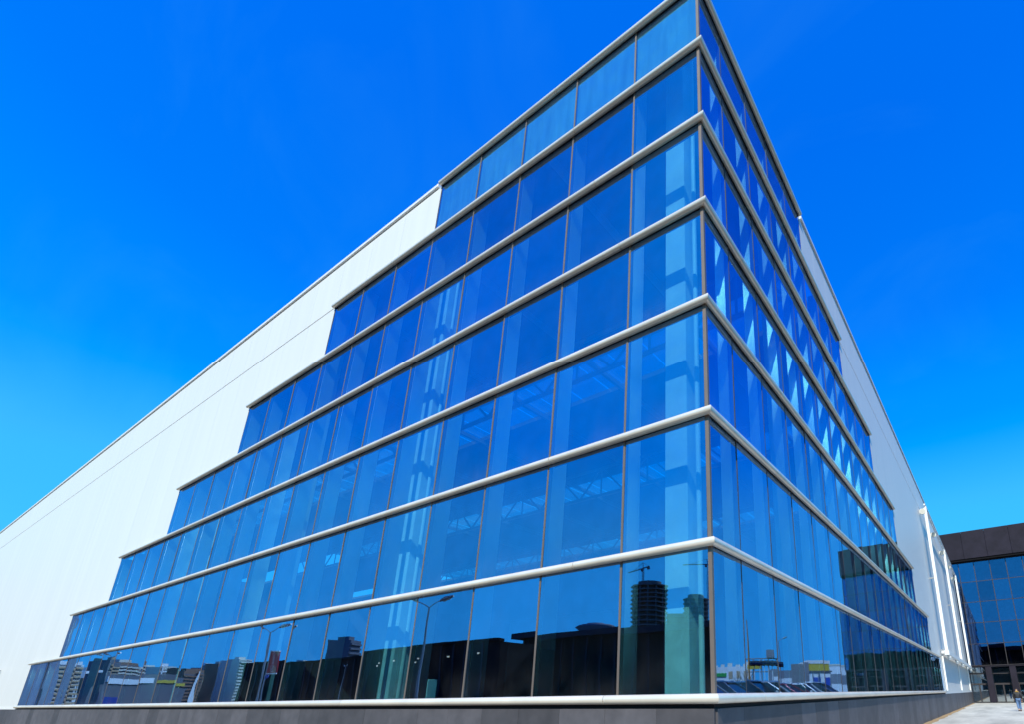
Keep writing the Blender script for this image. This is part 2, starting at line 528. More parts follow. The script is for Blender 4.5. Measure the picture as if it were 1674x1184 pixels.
# transoms (dark) and rounded rails in segments with mitred corner
def rail_mesh(length, mitre, sgn):
    """Rail along +X from 0 to length; mitre at the x=0 end on the side sgn."""
    bm = bmesh.new()
    seg = 20
    rings = []
    for e in (0, 1):
        ring = []
        for i in range(seg):
            a = 2 * math.pi * i / seg
            u, v = PRAD * math.cos(a), PRAD * math.sin(a)
            x = length if e else (-sgn * u if mitre else 0.0)
            ring.append(bm.verts.new((x, u, v)))
        rings.append(ring)
    for i in range(seg):
        f = bm.faces.new((rings[0][i], rings[1][i], rings[1][(i + 1) % seg], rings[0][(i + 1) % seg]))
        f.smooth = True
    for r_ in rings:
        bm.faces.new([bm.verts.new(v.co) for v in r_])
    bmesh.ops.recalc_face_normals(bm, faces=bm.faces[:])
    return bm_mesh(bm)
_rail = {}
for k in range(8):
    nb_ = bays(k) if k else 23
    LX, LY = XL[nb_] + 0.02, YR[nb_] + 0.02
    z = zk[k]
    box('transom', -LX, -0.064, -0.014, 0.16, z - 0.053, z + 0.053, M['gap'], hall)
    box('transom', -0.16, 0.014, 0.164, LY, z - 0.053, z + 0.053, M['gap'], hall)
    # front rail: local +X runs away from the corner, local +Y points into the wall
    for side in (0, 1):
        L_ = (LX if side == 0 else LY) + PR
        cuts = [0.0]
        c = (1.05 + 0.42 * ((k * 5) % 4)) * W * (1 if side == 0 else 0.8)
        while c < L_ - 1.0:
            cuts.append(c); c += 4.1 * W
        cuts.append(L_)
        for i, (a, b) in enumerate(zip(cuts, cuts[1:])):
            key = (round(b - a, 3), i == 0, side)
            if key not in _rail:
                _rail[key] = rail_mesh(b - a - 0.012, i == 0, 1 if side == 0 else 1)
            if side == 0:   # rotate by 180 about Z: +X -> -X, +Y -> -Y ; mitre keeps outer side longer
                place('rail', _rail[key], M['rail'], hall, (PR - a, -PR, z), (0, 0, math.pi))
            else:           # along +Y: mirror-free placing by rotation 90 with X->Y, Y->-X
                place('rail', _rail[key], M['rail'], hall, (PR, -PR + a, z), (math.pi, 0, math.pi / 2))

# white wall panels beyond the glass
PT = 0.08
def panels(lines, nmax, put):
    for n in range(5, nmax):
        kt = top_row(n + 1)
        zb0 = zk[kt] if kt else zk[0] - 0.06
        a, b = lines[n] + 0.003, lines[n + 1] - 0.003
        if kt < 6: put(a, b, zb0 + (0.02 if kt else 0), zk[6] - 0.032)
        put(a, b, max(zk[6] + 0.032, zb0 + 0.02), ROOF - 0.10)
panels(XL, 44, lambda a, b, z0, z1: box('wall_panel', -b, -a, -0.006, PT, z0, z1, M['wall'], hall))
panels(YR, 46, lambda a, b, z0, z1: box('wall_panel', -PT, 0.006, a, b, z0, z1, M['wall'], hall))
LXE, LYE = XL[44], YR[46]
# backing behind panel joints, roof edge caps
box('wall_backing', -LXE, -XL[5] - 0.01, PT + 0.004, PT + 0.05, zk[6] - 0.2, ROOF - 0.04, M['inside_mid'], hall)
box('wall_backing', -PT - 0.05, -PT - 0.004, YR[5] + 0.01, LYE, zk[6] - 0.2, ROOF - 0.04, M['inside_mid'], hall)
box('roof_cap', -LXE, -XL[5] - 0.16, -0.07, 0.45, ROOF - 0.05, ROOF + 0.09, M['trim'], hall, 0.01)
box('roof_cap', -0.45, 0.07, YR[5] + 0.16, LYE, ROOF - 0.05, ROOF + 0.09, M['trim'], hall, 0.01)

# stone base: one slab per half bay, with a dark recess under the lowest rail
BT = zk[0] - 0.15
def base(lines_end, step, put):
    t = 0.0
    while t < lines_end - 0.05:
        put(t + 0.002, min(t + step, lines_end) - 0.002)
        t += step
base(LXE, 1.08, lambda a, b: box('base_slab', -b, -a + (0.0 if a > 0.01 else 0.0), -0.035 + rnd.uniform(-.003, .003), 0.02, 0.002, BT, M['granite'], hall, 0.003))
base(LYE, 0.98, lambda a, b: box('base_slab', -0.02, 0.035 + rnd.uniform(-.003, .003), a + 0.021 if a < 0.01 else a, b, 0.002, BT, M['granite'], hall, 0.003))
box('base_core', -LXE, -0.03, 0.03, 0.3, 0.0, zk[0] - 0.055, M['gap'], hall)
box('base_core', -0.3, -0.03, 0.304, LYE, 0.0, zk[0] - 0.055, M['gap'], hall)
# white sill on the wall beyond the lowest rail
box('wall_sill', -LXE, -XL[23] - 0.05, -0.05, 0.02, BT + 0.004, zk[0] - 0.062, M['trim'], hall)
box('wall_sill', -0.02, 0.05, YR[23] + 0.05, LYE, BT + 0.004, zk[0] - 0.062, M['trim'], hall)

# inside: floor, roof with skylight strips, end walls, columns, trusses
box('hall_floor', -LXE, -0.31, 0.31, LYE, 0.0, 0.05, M['inside_dark'], hall)
RZ = zk[6] + 1.75
strips = [(9.6, 12.4), (21.5, 24.5), (35, 38)]
edges = [0.62]
for a, b in strips: edges += [a, b]
edges.append(LYE)
for a, b in zip(edges[::2], edges[1::2]):
    box('roof_deck', -LXE, -0.62, a, b, RZ, RZ + 0.3, M['inside_dark'], hall)
box('roof_rim', -LXE, -0.62, 0.53, 0.60, RZ - 0.1, ROOF - 0.03, M['inside_mid'], hall)
box('roof_rim', -0.60, -0.53, 0.53, LYE, RZ - 0.1, ROOF - 0.03, M['inside_mid'], hall)
box('gutter', -LXE, -0.1, 0.14, 0.60, ROOF - 0.02, ROOF + 0.03, M['inside_mid'], hall)
box('gutter', -0.60, -0.14, 0.61, LYE, ROOF - 0.02, ROOF + 0.03, M['inside_mid'], hall)
for a, b in strips:
    x = -1.0
    while x > -62:
        box('skylight_pane', x - 1.9, x, a + 0.02, b - 0.02, RZ + 0.1, RZ + 0.13, M['window'], hall)
        x -= 2.0
box('end_wall', -LXE - 0.3, -LXE, 0, LYE, 0, ROOF, M['inside_dark'], hall)
box('end_wall', -LXE, 0.0, LYE + 0.002, LYE + 0.3, 0, ROOF + 0.05, M['wall'], hall)
for i, x in enumerate((-0.56, -5.0, -8.74, -12.75, -16.8, -20.8)):
    box('column', x * W - 0.27, x * W + 0.27, 0.75, 1.2, 0.05, RZ, M['column'], hall, 0.015)
    tube('drain_pipe', [(x * W + 0.42, 0.95, 0.05), (x * W + 0.42, 0.95, RZ)], 0.055, M['column'], hall)
for i in range(1, 7):
    y = 6.6 * i
    box('column', -1.25, -0.8, y - 0.25, y + 0.25, 0.05, RZ, M['column'], hall, 0.015)
for ty in (8.0, 19.6, 33.0):
    zl, zu = RZ - 2.4, RZ - 0.25
    tube('truss_chord', [(-0.6, ty, zl), (-70, ty, zl)], 0.11, M['steel'], hall, 8)
    tube('truss_chord', [(-0.6, ty, zu), (-70, ty, zu)], 0.11, M['steel'], hall, 8)
    x = -0.8
    i = 0
    while x > -66:
        a, b = (zl, zu) if i % 2 == 0 else (zu, zl)
        tube('truss_web', [(x, ty, a), (x - 2.1, ty, b)], 0.07, M['steel'], hall, 6)
        if i % 2 == 0:
            tube('truss_web', [(x - 2.1, ty, zl), (x - 2.1, ty, zu)], 0.06, M['steel'], hall, 6)
        x -= 2.1
        i += 1
for x in (-6, -12, -18, -24, -30, -36, -42):      # purlins across
    box('purlin', x - 0.09, x + 0.09, 0.6, 45, RZ - 0.25, RZ - 0.004, M['steel'], hall)

# a bent white duct behind the lowest row of glass
tube('duct', [(-10.30, 1.47, 2.36), (-10.15, 1.47, 2.385), (-10.02, 1.47, 2.36), (-9.97, 1.47, 2.27), (-9.99, 1.47, 2.16), (-10.08, 1.47, 2.07), (-10.2, 1.47, 2.03)], 0.045, M['white_steel'], hall, 12)
box('duct_plinth', -10.35, -9.9, 1.62, 1.9, 0.05, 2.16, M['column'], hall, 0.01)

# ------------------------------------------------------------------ small lamp on the front wall, far left
lamp = empty('wall_lamp', (-57.0, -0.006, 4.13))
tag(lamp, 'small white tube lamp on a bracket on the white front wall beside the lowest rail', 'wall lamp')
tube('bracket', [(0, 0, -0.12), (0, -0.3, -0.05)], 0.03, M['lamp_grey'], lamp, 8)
tube('housing', [(0.0, -0.20, -0.10), (0.0, -0.55, 0.12)], 0.11, M['lamp_white'], lamp, 14)
tube('lens', [(0.0, -0.56, 0.125), (0.0, -0.60, 0.15)], 0.095, M['lamp_grey'], lamp, 14)

# ------------------------------------------------------------------ white steel sign frame on the side wall
fr = empty('sign_frame', (0, 37.5, 4.4))
tag(fr, 'large white steel sign frame standing off the side wall beside the dark building', 'sign frame')
FY = (0.0, 16.0, 31.5)
for y in FY:
    wd = 0.26 if y < 30 else 0.55
    box('post', 0.36, 0.58, y - wd / 2, y + wd / 2, 0.25, 12.2, M['white_steel'], fr, 0.01)
tube('top_chord', [(0.47, -0.3, 12.32), (0.47, 31.9, 12.32)], 0.07, M['white_steel'], fr, 8)
tube('top_chord', [(0.47, -0.3, 11.85), (0.47, 31.9, 11.85)], 0.05, M['white_steel'], fr, 8)
for i in range(32):
    y = -0.1 + i
    a, b = (11.85, 12.32) if i % 2 else (12.32, 11.85)
    tube('lattice_bar', [(0.47, y, a), (0.47, y + 1.0, b)], 0.03, M['white_steel'], fr, 6)
box('bottom_beam', 0.30, 0.64, -0.3, 31.9, -0.1, 0.246, M['white_steel'], fr, 0.01)
box('bottom_beam', 0.10, 0.28, -0.3, 31.9, 0.02, 0.22, M['white_steel'], fr, 0.01)
for y in FY:
    for z in (0.1, 6.0, 11.9):
        box('wall_tie', 0.008, 0.30 if z < 1 else 0.358, y - 0.06, y + 0.06, z + 0.13 if z < 1 else z, z + 0.24 if z < 1 else z + 0.12, M['lamp_grey'], fr)
    box('strut', 0.04, 0.16, y - 0.09, y + 0.09, -2.75, -0.12, M['white_steel'], fr, 0.01)
names_fl = ('first', 'second', 'third', 'fourth', 'fifth')
for i in range(5):
    fl = empty('floodlight', (0.2, 37.0 + i * 7.7, 16.1))
    tag(fl, 'round floodlight under the top beam of the sign frame, %s from the glass' % names_fl[i], 'floodlight', 'floodlights along the top of the sign frame')
    tube('arm', [(-0.19, 0, 0.1), (0.0, 0, 0.12), (0.12, -0.05, 0.02)], 0.035, M['lamp_grey'], fl, 8)
    tube('housing', [(0.02, 0.0, -0.08), (0.10, -0.30, -0.14)], [0.16, 0.26], M['lamp_white'], fl, 16)
    tube('lens', [(0.104, -0.31, -0.142), (0.108, -0.33, -0.145)], 0.23, M['cream'], fl, 16)
for i in range(5):
    fl = empty('floodlight', (0.47, 38.0 + i * 7.4, 4.2))
    tag(fl, 'small spotlight under the bottom beam of the sign frame, %s from the glass' % names_fl[i], 'floodlight', 'spotlights along the bottom of the sign frame')
    tube('housing', [(0.0, -0.1, -0.02), (0.16, -0.22, -0.16)], [0.10, 0.15], M['lamp_white'], fl, 12)
    box('bracket', -0.04, 0.04, -0.13, -0.07, -0.02, 0.098, M['lamp_grey'], fl)

# ------------------------------------------------------------------ dark building at the far end
db = empty('entrance_building', (0, 74.2, 0))
tag(db, 'dark building with blue curtain wall, black overhanging fascia and glass entrance doors', 'building')
X0, CW, NC = -1.15, 1.98, 9
X1 = X0 + CW * NC
box('core', X0, X1, 2.6, 34, 4.9, 23.4, M['black_clad'], db)
box('side_wall', X1 - 0.3, X1, 0.3, 34, 0, 4.89, M['black_clad'], db)
box('soffit', X0, X1, 0.06, 2.59, 4.70, 4.88, M['fascia'], db)
for i in range(6):                          # fascia panels, leaning slightly forward
    a = X0 + i * (X1 - X0) / 6
    o = box('fascia_panel', a + 0.008, a + (X1 - X0) / 6 - 0.008, -0.95, -0.6, 19.75, 23.75, M['fascia'], db, 0.02)
    o.rotation_euler.x = R(4)
box('fascia_backing', X0, X1, -0.45, -0.2, 19.73, 23.6, M['fascia'], db)
box('fascia_soffit', X0, X1, -0.7, 2.5, 19.45, 19.72, M['black_clad'], db)
RH = (19.4 - 4.9) / 5
for r_ in range(5):
    for c in range(NC):
        xa, za = X0 + c * CW, 4.9 + r_ * RH
        place('curtain_pane', box_mesh(CW - 0.09, 0.03, RH - 0.09), M['dark_glass'], db, (xa + CW / 2, 0.02, za + RH / 2), (rnd.uniform(-.002, .002), 0, rnd.uniform(-.002, .002)))
for c in range(NC + 1):
    box('mullion', X0 + c * CW - 0.04, X0 + c * CW + 0.04, -0.02, 0.2, 4.89, 19.44, M['dark_frame'], db)
for r_ in range(6):
    z = 4.9 + r_ * RH
    box('transom', X0 + 0.045, X1 - 0.045, -0.015, 0.15, z - 0.035, z + 0.035, M['dark_frame'], db)
box('entrance_back', X0, X1 - 0.31, 6.0, 6.2, 0, 4.69, M['cream'], db)
box('entrance_floor', X0, X1 - 0.31, 0.02, 5.9, 0.0, 0.02, M['inside_dark'], db)
c = 0
x = X0 + 0.3
while x + 3.2 < X1:
    box('pillar', x, x + 0.75, 0.08, 0.9, 0.02, 4.69, M['fascia'], db, 0.02)
    a, b = x + 0.78, x + 2.85
    box('door_transom', a, b, 0.95, 1.05, 3.75, 3.95, M['dark_frame'], db)
    box('door_transom', a, b, 0.95, 1.05, 2.42, 2.55, M['dark_frame'], db)
    box('fanlight', a + 0.06, b - 0.06, 0.99, 1.01, 2.56, 3.74, M['window'], db)
    box('fanlight', a + 0.06, b - 0.06, 0.99, 1.01, 3.96, 4.68, M['window'], db)
    mid = (a + b) / 2
    for xa, xb in ((a, mid - 0.01), (mid + 0.01, b)):
        d = box('door', xa + 0.08, xb - 0.08, 0.99, 1.01, 0.14, 2.32, M['window'], db)
        bm = bmesh.new()
        w2, h2 = (xb - xa) / 2, 1.19
        for q in ((-w2, -w2 + 0.08, -h2, h2), (w2 - 0.08, w2, -h2, h2), (-w2 + 0.081, w2 - 0.081, -h2, -h2 + 0.1), (-w2 + 0.081, w2 - 0.081, h2 - 0.1, h2)):
            add_box(bm, q[0], q[1], -0.04, 0.04, q[2], q[3])
        place('door_frame', bm_mesh(bm), M['dark_frame'], d)
        tube('handle', [(w2 * 0.5, -0.07, -0.3), (w2 * 0.5, -0.07, 0.4)], 0.02, M['chrome'], d, 6)
    x += 2.85

# ------------------------------------------------------------------ person walking towards the entrance
def skin_mesh(name, verts, edges, radii, m, parent, root=0, sub=2):
    me = bpy.data.meshes.new(name)
    me.from_pydata(verts, edges, [])
    o = place(name, me, m, parent)
    md = o.modifiers.new('skin', 'SKIN')
    sv = me.skin_vertices[0].data
    for i, r_ in enumerate(radii):
        sv[i].radius = (r_, r_) if not isinstance(r_, tuple) else r_
    sv[root].use_root = True
    md.use_smooth_shade = True
    ss = o.modifiers.new('smooth', 'SUBSURF')
    ss.levels = ss.render_levels = sub
    return o
pe = empty('person', (4.68, 42.0, 0.0), R(8))
tag(pe, 'person in black jacket, mustard hood and blue jeans walking towards the entrance doors', 'person')
# local +Y is the walking direction; one continuous body
V = [(0, 0, .96), (0, .01, 1.18), (0, .02, 1.40), (0, .03, 1.50), (0, .05, 1.60), (0, .055, 1.70),
     (.09, 0, .92), (.10, .16, .50), (.10, .13, .10), (.10, .25, .05),
     (-.09, 0, .92), (-.10, -.06, .50), (-.10, -.30, .14), (-.10, -.24, .04),
     (.19, .02, 1.40), (.25, -.08, 1.14), (.26, .04, .92), (.26, .09, .84),
     (-.19, .02, 1.40), (-.25, .10, 1.14), (-.24, .26, .96), (-.23, .33, .91)]
Ed = [(0, 1), (1, 2), (2, 3), (3, 4), (4, 5), (0, 6), (6, 7), (7, 8), (8, 9), (0, 10), (10, 11), (11, 12), (12, 13),
      (2, 14), (14, 15), (15, 16), (16, 17), (2, 18), (18, 19), (19, 20), (20, 21)]
Rd = [(.15, .11), (.14, .10), (.16, .11), .055, .085, .085, .095, .065, .045, .04, .095, .065, .045, .04,
      .065, .048, .035, .035, .065, .048, .035, .035]
body = skin_mesh('body', V, Ed, Rd, M['skin'], pe)
jk = skin_mesh('jacket', [(0, 0, .86), (0, .01, 1.15), (0, .02, 1.42), (.20, .02, 1.41), (.26, -.08, 1.14), (.27, .03, .95), (-.20, .02, 1.41), (-.26, .10, 1.14), (-.25, .25, .98)],
               [(0, 1), (1, 2), (2, 3), (3, 4), (4, 5), (2, 6), (6, 7), (7, 8)],
               [(.19, .145), (.18, .14), (.19, .14), .09, .07, .058, .09, .07, .058], M['jacket'], pe)
skin_mesh('jeans', [(0, 0, .94), (.09, 0, .90), (.10, .16, .50), (.10, .13, .11), (-.09, 0, .90), (-.10, -.06, .50), (-.10, -.28, .16)],
          [(0, 1), (1, 2), (2, 3), (0, 4), (4, 5), (5, 6)], [(.165, .12), .115, .085, .075, .115, .085, .075], M['denim'], pe)
skin_mesh('hood', [(0, -.06, 1.44), (0, -.07, 1.53), (.12, .0, 1.47), (-.12, .0, 1.47)], [(0, 1), (0, 2), (0, 3)], [.085, .06, .065, .065], M['mustard'], pe)
skin_mesh('hair', [(0, .03, 1.62), (0, .04, 1.72)], [(0, 1)], [.098, .09], M['hair'], pe)
for sx, y, z in ((.10, .20, .045), (-.10, -.26, .07)):
    box('shoe', sx - .045, sx + .045, y - .12, y + .14, z - .045, z + .045, M['hair'], pe, 0.02)
for sx, hy, hz in ((.26, .10, .80), (-.23, .35, .87)):
    vv, ee, rr = [(sx, hy, hz)], [], [.035]
    for i in range(4):
        dx = (-0.03 + 0.02 * i) * 0.9
        vv += [(sx + dx, hy + .012, hz - .05), (sx + dx, hy + .035, hz - .10 - 0.01 * (i in (1, 2)))]
        n0 = len(vv)
        ee += [(0, n0 - 2), (n0 - 2, n0 - 1)]
        rr += [.011, .009]
    vv += [(sx - .035, hy + .035, hz - .03)]; ee += [(0, len(vv) - 1)]; rr += [.011]
    skin_mesh('hand', vv, ee, rr, M['skin'], body, sub=1)

# ------------------------------------------------------------------ what the glass mirrors: the place in front of the hall
def street_lamp(loc, rz, h, label, group, arms=2):
    t = empty('street_lamp', loc, rz)
    tag(t, label, 'street lamp', group)
    tube('pole', [(0, 0, 0), (0, 0, h * 0.35), (0, 0, h)], [0.11, 0.085, 0.05], M['lamp_grey'], t, 10)
    for sgn in ((-1, 1) if arms == 2 else (1,)):
        tube('arm', [(0, 0, h), (sgn * 0.45, 0, h + 0.28), (sgn * 0.8, 0, h + 0.42)], 0.03, M['lamp_grey'], t, 8)
        hd = tube('lamp_head', [(sgn * 0.75, 0, h + 0.40), (sgn * 1.05, 0, h + 0.52), (sgn * 1.5, 0, h + 0.66)], [0.06, 0.14, 0.07], M['lamp_grey'], t, 12)
        tube('diffuser', [(sgn * 0.95, 0, h + 0.40), (sgn * 1.35, 0, h + 0.53)], [0.08, 0.06], M['lamp_white'], hd, 8)
    return t
ords = ('nearest', 'second', 'third', 'fourth', 'fifth', 'sixth')
for i, x in enumerate((-25.6, -46.2, -88.0, -140.0)):
    street_lamp((x, -11.4, 0), R(-25), 6.9, 'grey double-armed street lamp on the forecourt, %s to the glass corner' % ords[i], 'forecourt street lamps')
for i, x in enumerate((-132.0, -190.0)):
    street_lamp((x, -58.0, 0), R(10), 9.5, 'tall double-armed lamp across the road before the black mall, %s from the right' % ords[i].replace('nearest', 'first'), 'lamps across the road')
street_lamp((25.7, 69.2, 0.5), R(150), 9.2, 'single-armed lamp at the far end of the car park', 'car park lamps', 1)

bn = empty('banner_sign', (-43.05, -10.45, 0))
tag(bn, 'red vertical banner sign with white lettering on a post on the forecourt', 'banner sign')
tube('post', [(0, 0, 0), (0, 0, 5.3)], 0.05, M['lamp_grey'], bn, 10)
bd = box('board', 0.07, 0.80, -0.04, 0.04, 3.65, 5.2, M['red'], bn)
box('edge_strip', 0.07, 0.80, -0.045, 0.045, 3.56, 3.648, M['white'], bn)
box('edge_strip', 0.07, 0.80, -0.045, 0.045, 5.202, 5.28, M['white'], bn)
tube('round_sign', [(0.1, -0.03, 3.42), (0.1, 0.03, 3.42)], 0.18, M['blue'], bn, 18)
bn.rotation_euler.z = R(-25)
def text_mesh(body_, size, m, parent, loc, rot):
    cu = bpy.data.curves.new('lettering', 'FONT')
    cu.body = body_
    cu.size = size
    cu.align_x = 'CENTER'; cu.align_y = 'CENTER'
    cu.extrude = 0.004
    tmp = bpy.data.objects.new('tmp', cu)
    col.objects.link(tmp)
    bpy.context.view_layer.update()
    me = bpy.data.meshes.new_from_object(tmp.evaluated_get(bpy.context.evaluated_depsgraph_get()))
    bpy.data.objects.remove(tmp)
    me.materials.clear()
    return place('lettering', me, m, parent, loc, rot)
text_mesh('Crocus City', 0.30, M['white'], bd, (0, 0.05, 0), (R(90), R(90), R(180)))

mall = empty('shopping_mall', (-30, -105, 0))
tag(mall, 'long black shopping mall across the road, mirrored in the lowest glass row', 'building')
box('hall_block', -94, 90, -70, 0, 0, 18.6, M['black_clad'], mall)
prism('cornice', [(-97, 2.2), (92, 2.2), (92, -71), (-97, -71)], 18.604, 20.2, M['fascia'], mall)
box('low_block', -235, -80, -40, 20, 0, 15.6, M['black_clad'], mall)
box('parapet', -236, -79.5, 19.0, 20.6, 15.604, 16.3, M['black_clad'], mall)
for i in range(30):
    box('wall_pier', -232 + i * 5, -231.4 + i * 5, 20.004, 20.25, 0, 15.5, M['fascia'], mall)
for i in range(36):
    box('wall_pier', -92 + i * 5, -91.4 + i * 5, 0.004, 0.25, 0, 18.5, M['fascia'], mall)
bm = bmesh.new()
add_tube(bm, [(0, 0, 0), (0, 0, 1.2), (0, 0, 3.6), (0, 0, 4.3)], [3.0, 3.2, 6.4, 5.2], 24)
sc_ = place('roof_drum', bm_mesh(bm), M['slate'], mall, (-78, -16, 20.2))
tube('drum_cap', [(0, 0, 4.31), (0, 0, 5.0)], [3.4, 2.6], M['slate'], sc_, 20)
em = bpy.data.materials.new('lit_lamp'); em.use_nodes = True
pe_ = em.node_tree.nodes['Principled BSDF']
pe_.inputs['Emission Color'].default_value = (1.0, 0.72, 0.25, 1); pe_.inputs['Emission Strength'].default_value = 1.0
for i, (x, z) in enumerate(((-88, 12.6), (-98, 12.2), (-112, 12.4), (-113, 11.4), (-128, 12.4), (-136, 12.0), (-137, 11.2))):
    box('lit_lamp', x - 0.3, x + 0.3, 20.3, 20.5, z - 0.2, z + 0.2, em, mall)

def unfinished_tower(loc, rad, floors, label):
    t = empty('unfinished_tower', loc)
    tag(t, label, 'tower', 'towers under construction')
    ph = 3.6
    slab = None
    for i in range(floors):
        poly = [(rad * math.cos(a) * (1.0 if int(a * 3) % 2 else 0.94), rad * math.sin(a) * (1.0 if int(a * 3) % 2 else 0.94)) for a in [2 * math.pi * k / 20 for k in range(20)]]
        if slab is None:
            o = prism('floor_slab', poly, 0, 0.9, M['raw'], t)
            slab = o.data
        else:
            o = place('floor_slab', slab, M['raw'], t)
        o.location.z = i * ph + 3.0
    tube('core', [(0, 0, 0), (0, 0, floors * ph + 4)], rad * 0.62, M['raw'], t, 12)
    for k in range(12):
        a = 2 * math.pi * k / 12
        tube('pillar', [(rad * 0.86 * math.cos(a), rad * 0.86 * math.sin(a), 0), (rad * 0.86 * math.cos(a), rad * 0.86 * math.sin(a), floors * ph)], 0.7, M['raw'], t, 6)
    return t
def tower_crane(loc, rz, h, label):
    t = empty('tower_crane', loc, rz)
    tag(t, label, 'crane', 'tower cranes')
    bm = bmesh.new()
    n = max(3, int(h / 2))
    for sx in (-.6, .6):
        for sy in (-.6, .6):
            add_tube(bm, [(sx, sy, 0), (sx, sy, h)], 0.16, 5)
    for i in range(n):
        z0, z1 = i * h / n, (i + 1) * h / n
        add_tube(bm, [(-.6, -.6, z0), (.6, -.6, z1)], 0.1, 4)
        add_tube(bm, [(.6, .6, z0), (-.6, .6, z1)], 0.1, 4)
    place('mast', bm_mesh(bm), M['slate'], t)
    tube('jib', [(-9, 0, h), (22, 0, h + 0.4)], 0.5, M['slate'], t, 6)
    box('counterweight', -9, -6.5, -0.7, 0.7, h - 2.2, h - 0.55, M['slate'], t)
    tube('apex', [(0, 0, h), (0.6, 0, h + 5)], 0.3, M['slate'], t, 6)
    tube('tie', [(0.6, 0, h + 5), (14, 0, h + 0.7)], 0.14, M['slate'], t, 5)
    tube('tie', [(0.6, 0, h + 5), (-8, 0, h + 0.5)], 0.14, M['slate'], t, 5)
    box('cab', 0.8, 2.4, -0.8, 0.8, h - 2.3, h - 0.6, M['slate'], t)
unfinished_tower((-237.5, -328.5, 0), 15.3, 25, 'taller round unfinished concrete tower behind the black mall')
unfinished_tower((-216, -367, 0), 12.0, 23, 'shorter round unfinished concrete tower behind the black mall')
tower_crane((-241, -324, 0), R(200), 106, 'tower crane above the taller unfinished tower')
tower_crane((-203, -366, 0), R(150), 113, 'tower crane beside the shorter unfinished tower')
lk = empty('link_block', (-228, -353, 0), R(-30))
tag(lk, 'slatted concrete block between the two unfinished towers', 'building')
box('core', -7, 7, -5, 4, 0, 70, M['raw'], lk)
for i in range(18):
    box('floor_slab', -8, 8, 4.01, 7, 2 + i * 3.8, 2.7 + i * 3.8, M['raw'], lk)

def apartment(c, h, w, rz, mb, mband, label, depth=14, step=2.9, stripes=0):
    t = empty('apartment_block', (c[0], c[1], 0), R(rz))
    tag(t, label, 'apartment block', 'apartment blocks beyond the road')
    box('wall', -w / 2, w / 2, -depth, 0, 0, h, M[mb], t)
    box('roof_house', -w * 0.2, w * 0.25, -depth * 0.7, -depth * 0.3, h + 0.004, h + 2.6, M[mband], t)
    n = int((h - 2) / step)
    for i in range(n):
        z = 2.0 + i * step
        box('balcony_band', -w / 2 + 0.3, w / 2 - 0.3, 0.01, 1.1, z, z + step * 0.42, M[mband], t)
        box('window_band', -w / 2 + 0.5, w / 2 - 0.5, 0.01, 0.06, z + step * 0.52, z + step * 0.86, M['slate'], t)
    for i in range(stripes):
        x = -w / 2 + (i + 0.5) * w / stripes
        box('stair_strip', x - w * 0.06, x + w * 0.06, 1.11, 1.3, 0, h, M['white'], t)
AP = [((-549.2, -84.5), 35, 15, 'white', 'tan', 'white apartment tower banded in tan beside the grey office block', 0),
      ((-589.2, -99.4), 29, 9, 'grey_clad', 'cream', 'narrow grey and cream apartment block beside the tan-banded tower', 0),
      ((-566.7, -100.4), 29, 11, 'white', 'cream', 'white and cream apartment block with bright balconies', 0),
      ((-498.6, -94), 21, 8, 'brown', 'tan', 'low tan and brown apartment block between white and dark blocks', 2),
      ((-636.3, -127.9), 42, 14, 'slate', 'tan', 'dark apartment slab with tan balconies, tallest at the road end', 0),
      ((-684.4, -147.3), 45, 21, 'brown', 'cream', 'wide brown apartment block with cream top storeys', 0),
      ((-713.2, -168.4), 40, 18, 'tan', 'cream', 'tan apartment block with cream balconies', 0),
      ((-669.9, -169.6), 39, 18, 'cream', 'white', 'cream apartment block with white balconies', 2),
      ((-621.4, -175), 35, 21, 'brown', 'brown', 'red-brown apartment slab with white stair strip', 1),
      ((-685.3, -207.7), 43, 18, 'grey_clad', 'white', 'grey apartment block with white balconies', 2),
      ((-672.4, -214.6), 45, 17, 'brown', 'cream', 'brown apartment block with pale balconies', 1),
      ((-633.7, -212.4), 47, 13, 'cream', 'cream', 'plain cream apartment tower behind the banner sign', 0),
      ((-501.6, -195.4), 36, 9, 'brown', 'tan', 'narrow brown apartment block rising behind the mall roof', 0),
      ((-488.9, -202.2), 38, 18, 'slate', 'cream', 'wide dark apartment block rising behind the mall roof', 0),
      ((-356.8, -169.5), 40, 13, 'slate', 'slate', 'dark square block standing alone behind the mall roof', 0)]
for c, h, w, a, b, lab, st in AP:
    apartment(c, h * (0.86 if c[0] < -400 else 1.0), w, -120, a, b, lab, stripes=st)
gb = empty('office_block', (-236.5, 0, 0))
tag(gb, 'plain grey office block at the far end of the front, mirrored in the last panes', 'building')
box('wall', -50, 0, -33, 14, 0, 36, M['pale_clad'], gb)
box('roof_rim', -50.3, 0.3, -33.3, 14.3, 36.004, 36.8, M['grey_clad'], gb)
for i in range(5):
    box('facade_rib', 0.004, 0.25, -31 + i * 9, -30.6 + i * 9, 0, 35.9, M['slate'], gb)
sg = box('shop_pavilion', -300, -294, -60, -54, 0, 4.5, M['blue'])
tag(sg, 'blue roadside pavilion below the apartment blocks', 'building')
sg2 = empty('shop_row', (-470, -120, 0), R(-120))
tag(sg2, 'long low shop row with white and yellow fascia boards', 'building')
box('wall', -42, 12, -10, 0, 0, 12, M['slate'], sg2)
box('fascia_board', -40, -14, 0.01, 0.6, 13.5, 16.6, M['white'], sg2)
box('fascia_board', -8, 11, 0.01, 0.6, 13.5, 15.3, M['yellow'], sg2)
box('upper_wall', -40, 8, -10, -0.1, 12.004, 19, M['slate'], sg2)

